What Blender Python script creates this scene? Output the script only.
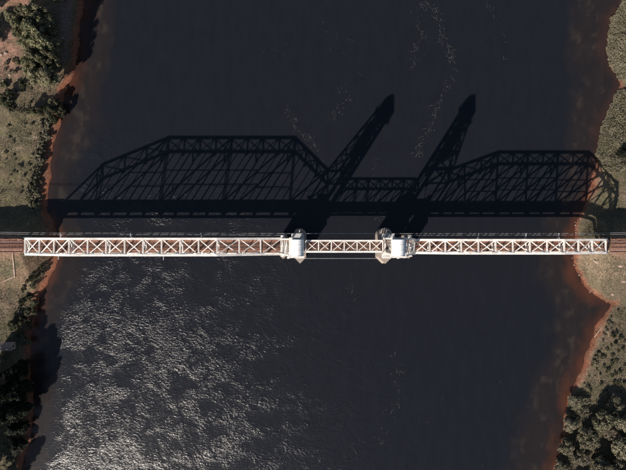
import bpy, math, random
import numpy as np
from mathutils import Vector

# ------------------------------------------------------------------ scene, camera, light
for o in list(bpy.data.objects): bpy.data.objects.remove(o)
S = bpy.context.scene
COL = S.collection
PX = 0.45                      # metres per photo pixel at the water surface
FOC = 430.0                    # focal length in photo pixels
H = FOC * PX                   # drone height above the river
cam_d = bpy.data.cameras.new('camera'); cam = bpy.data.objects.new('camera', cam_d); COL.objects.link(cam)
cam.location = (0, 0, H); cam.rotation_euler = (0, 0, 0)
cam_d.sensor_width = 36; cam_d.lens = 36 * FOC / 626; cam_d.clip_end = 6000; cam_d.clip_start = 1
S.camera = cam
ELEV = math.radians(27.6)
SH = Vector((0.536, 0.844))    # the way shadows fall on the water
wd = bpy.data.worlds.new('World'); S.world = wd; wd.use_nodes = True
wn = wd.node_tree.nodes; bg = wn['Background']
sky = wn.new('ShaderNodeTexSky'); sky.sky_type = 'NISHITA'; sky.sun_disc = False
sky.sun_elevation = ELEV; sky.sun_rotation = math.atan2(-SH.x, -SH.y)
wd.node_tree.links.new(sky.outputs[0], bg.inputs[0]); bg.inputs[1].default_value = 0.05
sd = bpy.data.lights.new('sun', 'SUN'); sun = bpy.data.objects.new('sun', sd); COL.objects.link(sun)
sd.energy = 5.0; sd.angle = math.radians(0.5); sd.color = (1.0, 0.90, 0.80)
sun.location = (-60, -90, 150)
sun.rotation_euler = Vector((SH.x*math.cos(ELEV), SH.y*math.cos(ELEV), -math.sin(ELEV))).to_track_quat('-Z', 'Y').to_euler()
S.view_settings.view_transform = 'Standard'; S.view_settings.look = 'None'
S.view_settings.exposure = 0.78; S.view_settings.gamma = 1.0
S.render.engine = 'CYCLES'

R = random.Random(7)
rng = np.random.default_rng(11)
def px(x, y, z=0.0):           # photo pixel at a known height -> place
    k = PX * (H - z) / H
    return Vector(((x - 313) * k, -(y - 235) * k, z))

# ------------------------------------------------------------------ helpers
def tag(o, label=None, cat=None, group=None, kind=None):
    for k, v in (('label', label), ('category', cat), ('group', group), ('kind', kind)):
        if v: o[k] = v
    return o
def empty(name, loc, rz=0):
    o = bpy.data.objects.new(name, None); COL.objects.link(o); o.location = loc; o.rotation_euler.z = rz
    o.empty_display_size = 0.5
    return o
def link(name, me, m, parent=None, loc=None):
    o = bpy.data.objects.new(name, me); COL.objects.link(o)
    if m and not me.materials: me.materials.append(m)
    if parent: o.parent = parent
    if loc is not None: o.location = loc
    return o
class MB:
    def __init__(s): s.v = []; s.f = []
    def add(s, vs, fs):
        n = len(s.v); s.v += [tuple(v) for v in vs]; s.f += [tuple(i + n for i in f) for f in fs]
    def bar(s, a, b, w, h, up=None, w2=None, h2=None):
        a, b = Vector(a), Vector(b); d = (b - a).normalized()
        if up is None: up = Vector((0, 0, 1)) if abs(d.z) < 0.95 else Vector((1, 0, 0))
        up = Vector(up); sv = d.cross(up).normalized(); u = sv.cross(d).normalized()
        w2 = w if w2 is None else w2; h2 = h if h2 is None else h2
        vs = [p + sv*(i*ww/2) + u*(j*hh/2) for p, ww, hh in ((a, w, h), (b, w2, h2)) for i, j in ((-1,-1),(1,-1),(1,1),(-1,1))]
        s.add(vs, [(0,1,2,3),(7,6,5,4),(0,4,5,1),(1,5,6,2),(2,6,7,3),(3,7,4,0)])
    def box(s, x0, x1, y0, y1, z0, z1):
        s.bar(((x0+x1)/2, (y0+y1)/2, z0), ((x0+x1)/2, (y0+y1)/2, z1), y1-y0, x1-x0)
    def laced(s, a, b, w, h, up=None, t=0.09, lace=0.1, pitch=1.0):
        # two side plates joined by zigzag lacing bars top and bottom, the way old riveted members are made
        a, b = Vector(a), Vector(b); d = (b - a); L = d.length; d.normalize()
        if up is None: up = Vector((0, 0, 1)) if abs(d.z) < 0.95 else Vector((1, 0, 0))
        sv = d.cross(Vector(up)).normalized(); u = sv.cross(d).normalized()
        for i in (-1, 1): s.bar(a + sv*i*(w/2 - t/2), b + sv*i*(w/2 - t/2), t, h, u)
        n = max(2, int(L / (w * pitch)))
        for j in (-1, 1):
            for k in range(n):
                e = 1 if k % 2 else -1
                p = a + d*(L*k/n) + u*j*(h/2 - 0.02) + sv*e*(w/2 - t); q = a + d*(L*(k+1)/n) + u*j*(h/2 - 0.02) - sv*e*(w/2 - t)
                s.bar(p, q, lace, 0.03, u)
    def tube(s, pts, r, n=8, r2=None, cap=True):
        pts = [Vector(p) for p in pts]; N = len(pts); rings = []
        for i, p in enumerate(pts):
            d = (pts[min(i+1, N-1)] - pts[max(i-1, 0)]).normalized()
            up = Vector((0, 0, 1)) if abs(d.z) < 0.9 else Vector((1, 0, 0))
            sv = d.cross(up).normalized(); u = sv.cross(d)
            rr = r if r2 is None else r + (r2 - r)*i/max(1, N-1)
            rings.append([p + (sv*math.cos(2*math.pi*k/n) + u*math.sin(2*math.pi*k/n))*rr for k in range(n)])
        fs = []
        for i in range(N-1):
            for k in range(n): fs.append((i*n+k, i*n+(k+1)%n, (i+1)*n+(k+1)%n, (i+1)*n+k))
        if cap: fs += [tuple(range(n))[::-1], tuple((N-1)*n+k for k in range(n))]
        s.add([v for r_ in rings for v in r_], fs)
    def prism(s, pts, z0, z1, grow=0.0):
        n = len(pts); cx = sum(p[0] for p in pts)/n; cy = sum(p[1] for p in pts)/n
        lo = [(cx+(p[0]-cx)*(1+grow), cy+(p[1]-cy)*(1+grow), z0) for p in pts]; hi = [(p[0], p[1], z1) for p in pts]
        s.add(lo + hi, [tuple(range(n))[::-1], tuple(range(n, 2*n))] + [(i, (i+1)%n, n+(i+1)%n, n+i) for i in range(n)])
    def build(s, name, m, parent=None, smooth=False):
        o0 = Vector(parent.matrix_basis.translation) if parent and parent.parent is None else Vector((0,0,0))
        if parent and parent.parent is not None: o0 = Vector(parent.parent.matrix_basis.translation)
        me = bpy.data.meshes.new(name)
        me.from_pydata([tuple(Vector(v) - o0) for v in s.v], [], s.f)
        me.validate()
        import bmesh
        bm = bmesh.new(); bm.from_mesh(me); bmesh.ops.recalc_face_normals(bm, faces=bm.faces); bm.to_mesh(me); bm.free()
        if smooth:
            for p in me.polygons: p.use_smooth = True
        return link(name, me, m, parent)
def np_mesh(name, V, F):
    me = bpy.data.meshes.new(name); V = np.asarray(V, np.float32); F = np.asarray(F, np.int32); k = F.shape[1]
    me.vertices.add(len(V)); me.vertices.foreach_set('co', V.ravel())
    me.loops.add(F.size); me.loops.foreach_set('vertex_index', F.ravel())
    me.polygons.add(len(F)); me.polygons.foreach_set('loop_start', np.arange(len(F), dtype=np.int32)*k)
    me.polygons.foreach_set('loop_total', np.full(len(F), k, np.int32))
    me.update(calc_edges=True); return me

# value noise for terrain and scattering
_lat = rng.random((256, 256))
def vn(x, y):
    x = np.asarray(x, float); y = np.asarray(y, float)
    xi = np.floor(x).astype(int); yi = np.floor(y).astype(int); fx = x - xi; fy = y - yi
    fx = fx*fx*(3-2*fx); fy = fy*fy*(3-2*fy)
    g = lambda a, b: _lat[a & 255, b & 255]
    return (g(xi,yi)*(1-fx)+g(xi+1,yi)*fx)*(1-fy) + (g(xi,yi+1)*(1-fx)+g(xi+1,yi+1)*fx)*fy
def fbm(x, y, o=4):
    r = 0; a = 0.5; t = 0
    for i in range(o): r = r + a*vn(x*2**i + 17*i, y*2**i + 31*i); t += a; a *= 0.5
    return r / t
def sstep(a, b, x): t = np.clip((x - a)/(b - a), 0, 1); return t*t*(3-2*t)

# ------------------------------------------------------------------ materials
def mat(name, col, rough=0.7, spec=0.3, var=0.25, scale=2.0, bump=0.0, col2=None, metal=0.0, detail=5.0, bscale=None, thr=(0.35, 0.65)):
    m = bpy.data.materials.new(name); m.use_nodes = True; nt = m.node_tree; n = nt.nodes; b = n['Principled BSDF']
    tc = n.new('ShaderNodeTexCoord'); geo = n.new('ShaderNodeNewGeometry')
    no = n.new('ShaderNodeTexNoise'); no.inputs['Scale'].default_value = scale; no.inputs['Detail'].default_value = detail
    nt.links.new(geo.outputs['Position'], no.inputs['Vector'])
    cr = n.new('ShaderNodeValToRGB'); nt.links.new(no.outputs['Fac'], cr.inputs[0])
    c2 = col2 or tuple(c*(1-var) for c in col)
    cr.color_ramp.elements[0].position = thr[0]; cr.color_ramp.elements[1].position = thr[1]
    cr.color_ramp.elements[0].color = (*c2, 1); cr.color_ramp.elements[1].color = (*col, 1)
    nt.links.new(cr.outputs[0], b.inputs['Base Color'])
    b.inputs['Roughness'].default_value = rough; b.inputs['Specular IOR Level'].default_value = spec; b.inputs['Metallic'].default_value = metal
    if bump:
        n2 = n.new('ShaderNodeTexNoise'); n2.inputs['Scale'].default_value = bscale or scale*3; n2.inputs['Detail'].default_value = 6
        nt.links.new(geo.outputs['Position'], n2.inputs['Vector'])
        bp = n.new('ShaderNodeBump'); bp.inputs['Strength'].default_value = bump; bp.inputs['Distance'].default_value = 0.1
        nt.links.new(n2.outputs['Fac'], bp.inputs['Height']); nt.links.new(bp.outputs[0], b.inputs['Normal'])
    return m
def paint_mat(name, col, rust, grime):
    # weathered paint: pale coat, chalky grime, rust blooms
    m = mat(name, col, 0.6, 0.3, 0.12, 0.5, 0.15, None, 0, 6, 14); nt = m.node_tree; n = nt.nodes; b = n['Principled BSDF']
    geo = [q for q in n if q.bl_idname == 'ShaderNodeNewGeometry'][0]; src = b.inputs['Base Color'].links[0].from_socket
    def layer(src, scale, lo, hi, c, dist=0.0):
        q = n.new('ShaderNodeTexNoise'); q.inputs['Scale'].default_value = scale; q.inputs['Detail'].default_value = 7; q.inputs['Roughness'].default_value = 0.65
        nt.links.new(geo.outputs['Position'], q.inputs['Vector'])
        r = n.new('ShaderNodeMapRange'); r.inputs[1].default_value = lo; r.inputs[2].default_value = hi; nt.links.new(q.outputs['Fac'], r.inputs[0])
        mx = n.new('ShaderNodeMixRGB'); nt.links.new(r.outputs[0], mx.inputs[0]); nt.links.new(src, mx.inputs[1]); mx.inputs[2].default_value = (*c, 1)
        return mx.outputs[0]
    s = layer(src, 0.35, 0.5, 0.85, grime); s = layer(s, 1.1, 0.53, 0.8, grime); s = layer(s, 2.0, 0.55, 0.70, rust)
    nt.links.new(s, b.inputs['Base Color']); return m
M = {}
M['paint'] = paint_mat('white_paint', (0.82, 0.80, 0.765), (0.34, 0.17, 0.10), (0.50, 0.45, 0.40))
M['paint_tower'] = paint_mat('tower_paint', (0.72, 0.71, 0.68), (0.40, 0.25, 0.17), (0.50, 0.47, 0.43))
M['hood'] = mat('hood_paint', (0.80, 0.82, 0.82), 0.5, 0.4, 0.12, 0.8, 0.05)
M['steel'] = mat('dark_steel', (0.16, 0.14, 0.13), 0.5, 0.4, 0.4, 3, 0.1)
M['galv'] = mat('galvanised', (0.42, 0.43, 0.44), 0.5, 0.4, 0.3, 2)
M['rail'] = mat('rail_steel', (0.30, 0.24, 0.21), 0.4, 0.5, 0.4, 2, metal=0.5)
M['tie'] = mat('tie_wood', (0.34, 0.165, 0.110), 0.9, 0.15, 0.3, 1.3, 0.4, (0.15, 0.085, 0.062))
M['plank'] = mat('plank_wood', (0.40, 0.205, 0.14), 0.9, 0.15, 0.3, 0.9, 0.4, (0.20, 0.11, 0.08))
M['ballast'] = mat('ballast', (0.30, 0.19, 0.15), 0.95, 0.1, 0.3, 3.5, 1.0, (0.16, 0.10, 0.085), bscale=9)
M['concrete'] = mat('concrete', (0.29, 0.245, 0.215), 0.9, 0.2, 0.3, 0.7, 0.5, (0.27, 0.23, 0.20), bscale=6)
M['counter'] = mat('counterweight', (0.55, 0.53, 0.50), 0.9, 0.2, 0.3, 0.7, 0.4)
M['roof_tin'] = mat('tin_roof', (0.25, 0.21, 0.19), 0.8, 0.2, 0.3, 0.8, 0.1, (0.22, 0.16, 0.13))
M['hutwall'] = mat('hut_wall', (0.45, 0.34, 0.28), 0.9, 0.2, 0.3, 0.8, 0.2)
M['rock'] = mat('pale_rock', (0.36, 0.27, 0.22), 0.9, 0.2, 0.35, 1.2, 0.6)
M['wood'] = mat('driftwood', (0.50, 0.38, 0.30), 0.9, 0.2, 0.3, 1.5, 0.4)
M['glass'] = mat('glass_pane', (0.03, 0.04, 0.05), 0.08, 0.6, 0.2, 1)
M['bark'] = mat('bark', (0.13, 0.10, 0.075), 0.95, 0.1, 0.4, 2.5, 0.8)
M['foam'] = mat('foam', (0.11, 0.106, 0.10), 0.9, 0.2, 0.4, 1.5)
def leaf_mat(name, a, b, scale=0.35):
    m = mat(name, a, 0.75, 0.2, 0.3, scale, 0, b, 0, 4, thr=(0.38, 0.62)); n = m.node_tree.nodes; bs = n['Principled BSDF']
    oi = n.new('ShaderNodeObjectInfo'); hs = n.new('ShaderNodeHueSaturation'); src = bs.inputs['Base Color'].links[0].from_socket
    for inp, lo, hi in (('Hue', 0.475, 0.525), ('Value', 0.72, 1.22)):
        q = n.new('ShaderNodeMapRange'); q.inputs[3].default_value = lo; q.inputs[4].default_value = hi
        if inp == 'Hue':
            f = n.new('ShaderNodeMath'); f.operation = 'MULTIPLY'; f.inputs[1].default_value = 7.31; m.node_tree.links.new(oi.outputs['Random'], f.inputs[0])
            g = n.new('ShaderNodeMath'); g.operation = 'FRACT'; m.node_tree.links.new(f.outputs[0], g.inputs[0]); m.node_tree.links.new(g.outputs[0], q.inputs[0])
        else: m.node_tree.links.new(oi.outputs['Random'], q.inputs[0])
        m.node_tree.links.new(q.outputs[0], hs.inputs[inp])
    if name not in ('leaf_pale', 'dry_grass'): m.node_tree.links.new(src, hs.inputs['Color']); m.node_tree.links.new(hs.outputs[0], bs.inputs['Base Color'])
    tr = n.new('ShaderNodeBsdfTranslucent'); mx = n.new('ShaderNodeMixShader'); mx.inputs[0].default_value = 0.18
    m.node_tree.links.new(bs.inputs['Base Color'].links[0].from_socket, tr.inputs[0])
    out = n['Material Output']
    m.node_tree.links.new(bs.outputs[0], mx.inputs[1]); m.node_tree.links.new(tr.outputs[0], mx.inputs[2]); m.node_tree.links.new(mx.outputs[0], out.inputs[0])
    return m
M['leaf_olive'] = leaf_mat('leaf_olive', (0.215, 0.200, 0.125), (0.115, 0.115, 0.068))
M['leaf_pale'] = leaf_mat('leaf_pale', (0.205, 0.183, 0.130), (0.135, 0.124, 0.082))
M['leaf_dark_shade'] = leaf_mat('leaf_dark_shade', (0.022, 0.026, 0.016), (0.012, 0.015, 0.010))  # near-black leaves: shade of the lower left wood put into the colour
M['leaf_tree'] = leaf_mat('leaf_tree', (0.245, 0.220, 0.155), (0.155, 0.142, 0.098))
M['leaf_mid'] = leaf_mat('leaf_mid', (0.120, 0.116, 0.068), (0.060, 0.063, 0.036))
M['grass'] = leaf_mat('dry_grass', (0.142, 0.124, 0.086), (0.090, 0.082, 0.056), 0.25)

# ------------------------------------------------------------------ banks: waterlines in photo pixels
LS = [(120,-900),(100,-200),(88,-60),(84,0),(81,25),(78,55),(72,78),(64,98),(62,115),(58,130),(54,145),(51,170),(48,195),(47,210),(54,222),(59,238),(60,254),(56,268),(48,282),(40,297),(36,315),(33,330),(30,345),(31,370),(34,400),(33,420),(30,440),(24,460),(18,478),(6,530),(-30,700),(-80,1400)]
RS = [(660,-900),(640,-200),(630,-60),(626,-5),(618,8),(611,18),(608,35),(607,52),(609,66),(616,76),(621,84),(614,96),(607,112),(600,128),(597,145),(596,160),(592,178),(588,196),(582,210),(576,224),(573,240),(573,256),(576,270),(582,282),(590,292),(601,300),(614,304),(606,313),(597,325),(592,336),(588,350),(583,365),(576,380),(570,392),(567,402),(564,420),(561,442),(556,460),(551,480),(540,530),(520,700),(500,1400)]
def poly(P): return np.array([((a-313)*PX, -(b-235)*PX) for a, b in P])
LP, RP = poly(LS), poly(RS)
def seg_dist(x, y, P):
    d = np.full(x.shape, 1e9)
    for (ax, ay), (bx, by) in zip(P[:-1], P[1:]):
        vx, vy = bx-ax, by-ay; t = np.clip(((x-ax)*vx+(y-ay)*vy)/(vx*vx+vy*vy), 0, 1)
        d = np.minimum(d, np.hypot(x-ax-t*vx, y-ay-t*vy))
    return d
def inland(x, y):
    # metres inland (+) or out in the river (-), and which bank
    x = np.asarray(x, float); y = np.asarray(y, float)
    lx = np.interp(-y, -LP[:,1], LP[:,0]); rx = np.interp(-y, -RP[:,1], RP[:,0])
    dl = seg_dist(x, y, LP)*np.where(x < lx, 1, -1); dr = seg_dist(x, y, RP)*np.where(x > rx, 1, -1)
    left = dl > dr
    w = 2.0*(fbm(x*0.22+5, y*0.22+9, 3)-0.5) + 0.9*(fbm(x*0.9+5, y*0.9+9, 2)-0.5)
    return np.where(left, dl, dr) + w, left
YB = -10.3*PX                  # centre line of the railway
ZD = 11.2                      # top of ties
XL, XR = -123.4, 126.4         # abutment faces
def ground_z(x, y):
    x = np.asarray(x, float); y = np.asarray(y, float)
    d, left = inland(x, y)
    z = np.where(d < 0, np.maximum(d*0.22, -3.5), 0.20*np.clip(d, 0, 4) + 0.32*np.clip(d-4, 0, 4) + 0.05*np.clip(d-8, 0, 30) + 0.01*np.clip(d-38, 0, 400))
    z = z + np.where(d > 0, sstep(0, 8, d)*(1.4*(fbm(x*0.06, y*0.06, 3)-0.5) + 0.5*(fbm(x*0.4+40, y*0.4, 3)-0.5)), 0)
    # railway embankments
    for xf, sg in ((XL, -1), (XR, 1)):
        ahead = (x - xf)*sg                       # >0 behind the abutment
        dn = np.where(y > YB, np.clip(y-YB-3.4, 0, None)/1.15, np.clip(YB-y-3.4, 0, None)/1.9)
        e = ZD - 0.75 - dn - np.clip(1.2-ahead, 0, None)*1.05 + 0.35*(fbm(x*0.3, y*0.3+70, 3)-0.5)*sstep(3.2, 6, np.abs(y-YB))
        z = np.where(d > 0, np.maximum(z, e), z)
    return z
def gz(x, y): return float(ground_z(np.array([x]), np.array([y]))[0])

def axis(lo, hi, step, far, mid=None):
    a = list(np.arange(lo, hi+1e-6, step)); g = step; l = []; v = lo
    while v > -far: g *= 1.25; v -= g; l.append(v)
    g = step; r = []; v = hi
    while v < far: g *= 1.25; v += g; r.append(v)
    return np.array(l[::-1] + a + r)
xs = axis(-156, 156, 0.75, 2500); xs = np.array([v for i, v in enumerate(xs) if not (-88 < v < 96) or i % 6 == 0])
ys = axis(-116, 116, 0.85, 2500)
GX, GY = np.meshgrid(xs, ys); nx, ny = len(xs), len(ys)
idx = np.arange(nx*ny).reshape(ny, nx)
QF = np.stack([idx[:-1,:-1], idx[:-1,1:], idx[1:,1:], idx[1:,:-1]], -1).reshape(-1, 4)
GZ = ground_z(GX, GY)
gme = np_mesh('ground', np.stack([GX, GY, GZ], -1).reshape(-1, 3), QF)
D, LEFT = inland(GX, GY)
PXX = GX/(PX*0.985)+313; PYY = 235-GY/(PX*0.985)     # photo pixel over each ground point, for laying out soil and grass
def mixc(c, c2, t): return c*(1-t[..., None]) + np.array(c2)*t[..., None]
n1 = fbm(GX*0.09+3, GY*0.09, 4); n2 = fbm(GX*0.35, GY*0.35+50, 3)
C = np.zeros(GX.shape+(3,)); C[:] = (0.120, 0.100, 0.066)
C = mixc(C, (0.165, 0.126, 0.088), sstep(0.45, 0.65, n1)); C = mixc(C, (0.085, 0.080, 0.046), sstep(0.52, 0.7, n2)*0.7)
n5 = fbm(GX*0.18+90, GY*0.18, 4)
def zone(x0, x1, y0, y1, s=5): return sstep(x0-s, x0+s, PXX)*(1-sstep(x1-s, x1+s, PXX))*sstep(y0-s, y0+s, PYY)*(1-sstep(y1-s, y1+s, PYY))
C = mixc(C, (0.36, 0.195, 0.140), zone(-300, 40, -300, 8, 4)*sstep(0.25, 0.4, n2))                      # dirt road
C = mixc(C, (0.27, 0.160, 0.120), zone(-60, 20, 28, 98, 8)*sstep(0.40, 0.55, n1*0.5+n2*0.5))           # bare red soil
C = mixc(C, (0.17, 0.125, 0.110), zone(58, 95, -80, 92, 5)*sstep(3, 6, D))                              # riverside track
C = mixc(C, (0.160, 0.138, 0.078), zone(-80, 42, 112, 200, 7)*sstep(0.3, 0.5, n2)*0.8)                  # straw grass
C = mixc(C, (0.165, 0.112, 0.076), zone(-80, 48, 250, 292, 8)*sstep(0.35, 0.6, n1)*0.8)
C = mixc(C, (0.125, 0.100, 0.070), zone(575, 700, 240, 300, 8)*sstep(0.35, 0.6, n2)*0.8)
for ln in ([(-40,141),(0,137),(20,138),(38,139)],[(-40,131),(0,128),(22,134),(36,137)],[(-40,160),(0,152),(25,146)]):
    ly = np.interp(PXX, [p[0] for p in ln], [p[1] for p in ln]); C = mixc(C, (0.25, 0.205, 0.150), (1-sstep(0.4, 1.5, np.abs(PYY-ly)))*(PXX < ln[-1][0])*(0.4+0.6*n2))
C = mixc(C, (0.075, 0.072, 0.045), sstep(0.52, 0.64, n5)*0.55*sstep(6, 12, D))
em = np.maximum(sstep(0, 3, XL-GX), sstep(0, 3, GX-XR))*(1-sstep(4, 8, np.abs(GY-YB)))
C = mixc(C, (0.22, 0.14, 0.10), em*0.8)
beachw = np.where(LEFT, 3.4, np.where((PYY < 160) & (np.abs(PYY-83) > 7), 0.4, 1.7)) + 3.0*(n1-0.5) + 4.0*(n2-0.5)
beach = 1-sstep(beachw-1.2, beachw+1.2, D)
C = mixc(C, (0.215, 0.088, 0.052), beach)
C = mixc(C, (0.12, 0.07, 0.048), beach*sstep(0.5, 0.62, n2)*0.7)
pale = beach*sstep(1.2, 2.4, D)*np.where(LEFT, 0.2, 0.8)*sstep(0.25, 0.55, n2)
C = mixc(C, (0.30, 0.185, 0.135), pale*(0.3+0.7*sstep(0.35, 0.6, n5)))
C = mixc(C, (0.12, 0.045, 0.028), (1-sstep(-0.3, 0.9, D)))
ca = gme.color_attributes.new('soil', 'FLOAT_COLOR', 'POINT')
ca.data.foreach_set('color', np.concatenate([C, np.ones(C.shape[:2]+(1,))], -1).astype(np.float32).ravel())
def ground_mat():
    m = bpy.data.materials.new('ground_soil'); m.use_nodes = True; nt = m.node_tree; n = nt.nodes; b = n['Principled BSDF']
    at = n.new('ShaderNodeAttribute'); at.attribute_name = 'soil'; geo = n.new('ShaderNodeNewGeometry')
    a = n.new('ShaderNodeTexNoise'); a.inputs['Scale'].default_value = 1.3; a.inputs['Detail'].default_value = 8; a.inputs['Roughness'].default_value = 0.7
    nt.links.new(geo.outputs['Position'], a.inputs['Vector'])
    mr = n.new('ShaderNodeMapRange'); mr.inputs[1].default_value = 0.3; mr.inputs[2].default_value = 0.7; mr.inputs[3].default_value = 0.45; mr.inputs[4].default_value = 1.5
    nt.links.new(a.outputs['Fac'], mr.inputs[0])
    mx = n.new('ShaderNodeVectorMath'); mx.operation = 'SCALE'
    nt.links.new(at.outputs['Color'], mx.inputs[0]); nt.links.new(mr.outputs[0], mx.inputs['Scale']); nt.links.new(mx.outputs[0], b.inputs['Base Color'])
    b.inputs['Roughness'].default_value = 0.95; b.inputs['Specular IOR Level'].default_value = 0.12
    bp = n.new('ShaderNodeBump'); bp.inputs['Strength'].default_value = 0.9; bp.inputs['Distance'].default_value = 0.35
    nt.links.new(a.outputs['Fac'], bp.inputs['Height']); nt.links.new(bp.outputs[0], b.inputs['Normal'])
    return m
for p in gme.polygons: p.use_smooth = True
tag(link('ground', gme, ground_mat()), kind='structure')

# ------------------------------------------------------------------ river
def water_mat():
    m = bpy.data.materials.new('river_water'); m.use_nodes = True; nt = m.node_tree; n = nt.nodes; b = n['Principled BSDF']; L = nt.links.new
    at = n.new('ShaderNodeAttribute'); at.attribute_name = 'silt'; geo = n.new('ShaderNodeNewGeometry')
    sw = n.new('ShaderNodeAttribute'); sw.attribute_name = 'wind'
    # stirred silt near the banks, mottled
    a = n.new('ShaderNodeTexNoise'); a.inputs['Scale'].default_value = 0.3; a.inputs['Detail'].default_value = 8; a.inputs['Roughness'].default_value = 0.65
    mpa = n.new('ShaderNodeMapping'); mpa.inputs['Scale'].default_value = (1, 0.3, 1); mpa.inputs['Rotation'].default_value = (0, 0, math.radians(-6)); L(geo.outputs['Position'], mpa.inputs['Vector']); L(mpa.outputs[0], a.inputs['Vector'])
    mr = n.new('ShaderNodeMapRange'); mr.inputs[1].default_value = 0.32; mr.inputs[2].default_value = 0.7; mr.inputs[3].default_value = 0.92; mr.inputs[4].default_value = 1.1
    L(a.outputs['Fac'], mr.inputs[0])
    sc = n.new('ShaderNodeVectorMath'); sc.operation = 'SCALE'; L(at.outputs['Color'], sc.inputs[0]); L(mr.outputs[0], sc.inputs['Scale'])
    L(sc.outputs[0], b.inputs['Base Color'])
    b.inputs['Roughness'].default_value = WROUGH; b.inputs['IOR'].default_value = 1.33
    # ripples: patches of wind-ruffled water, chop on top of longer wavelets
    r1 = n.new('ShaderNodeTexNoise'); r1.inputs['Scale'].default_value = 1.1; r1.inputs['Detail'].default_value = 3.0; r1.inputs['Roughness'].default_value = 0.58; r1.inputs['Distortion'].default_value = 0.5
    mpr = n.new('ShaderNodeMapping'); mpr.inputs['Rotation'].default_value = (0, 0, math.radians(20)); mpr.inputs['Scale'].default_value = (0.75, 1.25, 1)
    L(geo.outputs['Position'], mpr.inputs['Vector']); L(mpr.outputs[0], r1.inputs['Vector'])
    cl = n.new('ShaderNodeTexNoise'); cl.inputs['Scale'].default_value = 0.13; cl.inputs['Detail'].default_value = 5; cl.inputs['Roughness'].default_value = 0.6; cl.inputs['Distortion'].default_value = 1.6
    L(geo.outputs['Position'], cl.inputs['Vector'])
    clm = n.new('ShaderNodeMapRange'); clm.inputs[1].default_value = 0.36; clm.inputs[2].default_value = 0.64; clm.inputs[3].default_value = 0.3; clm.inputs[4].default_value = 1.25
    L(cl.outputs['Fac'], clm.inputs[0]); cw = n.new('ShaderNodeMath'); cw.operation = 'MULTIPLY'; L(clm.outputs[0], cw.inputs[0]); L(sw.outputs['Fac'], cw.inputs[1])
    mul = n.new('ShaderNodeMath'); mul.operation = 'MULTIPLY'; L(r1.outputs['Fac'], mul.inputs[0]); L(cw.outputs[0], mul.inputs[1])
    bp = n.new('ShaderNodeBump'); bp.inputs['Strength'].default_value = 1.0; bp.inputs['Distance'].default_value = WBUMP
    L(mul.outputs[0], bp.inputs['Height']); L(bp.outputs[0], b.inputs['Normal'])
    return m
WROUGH, WBUMP = 0.26, 0.345
wxs = axis(-152, 152, 1.0, 2500); wys = axis(-112, 112, 1.0, 2500)
WX, WY = np.meshgrid(wxs, wys); idx = np.arange(WX.size).reshape(WX.shape)
wf = np.stack([idx[:-1,:-1], idx[:-1,1:], idx[1:,1:], idx[1:,:-1]], -1).reshape(-1, 4)
wme = np_mesh('river', np.stack([WX, WY, np.zeros_like(WX)], -1).reshape(-1, 3), wf)
WDd, WL = inland(WX, WY); out = np.clip(-WDd, 0, None)
m1 = fbm(WX*0.05+8, WY*0.03+4, 4); m2 = fbm(WX*0.25, WY*0.12, 4)
reach = 11 + 9*(m1-0.5)*2 + np.where(WL, 5*sstep(20, 50, WY), 6)
m3 = fbm(WX*0.30+33, WY*0.17+2, 4); m4 = fbm(WX*0.5+3, WY*0.4, 3)
W = np.zeros(WX.shape+(3,)); W[:] = (0.0102, 0.0116, 0.0155)
W = mixc(W, (0.0185, 0.0150, 0.0148), (1-sstep(0.55, 1.25+0.5*(m3-0.5), out/reach))*np.clip(0.75+0.6*(m2-0.3), 0, 1))
W = mixc(W, (0.040, 0.033, 0.028), sstep(0.52, 0.72, 0.6*m3+0.4*m4)*(1-sstep(0.6, 1.2, out/reach))*sstep(0.12, 0.4, out/reach)*0.6)
W = mixc(W, (0.064, 0.026, 0.016), (1-sstep(0.0, 0.36+0.5*(m3-0.5), out/reach))*np.clip(0.1+1.5*m2, 0, 1)*(0.35+0.65*sstep(0.4, 0.6, m1))*np.where(WL, 1.0, np.where(WY > 40, 0.85, 1.0)))
W = np.clip(W, 0.004, 1)
ca = wme.color_attributes.new('silt', 'FLOAT_COLOR', 'POINT')
ca.data.foreach_set('color', np.concatenate([W, np.ones(W.shape[:2]+(1,))], -1).astype(np.float32).ravel())
p1 = fbm(WX*0.03+2, WY*0.045+7, 4); p2 = fbm(WX*0.10+12, WY*0.17, 4)
wind = 0.10 + 0.90*(1-sstep(-85, 40, WX + 0.35*WY + 50*(p1-0.5)))*(0.36+0.64*sstep(0.36, 0.60, p1*0.35+p2*0.65))*sstep(5, 18, out)*(1-sstep(0, 70, WY))
wa = wme.attributes.new('wind', 'FLOAT', 'POINT'); wa.data.foreach_set('value', wind.astype(np.float32).ravel())
tag(link('river', wme, water_mat()), kind='structure')

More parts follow.
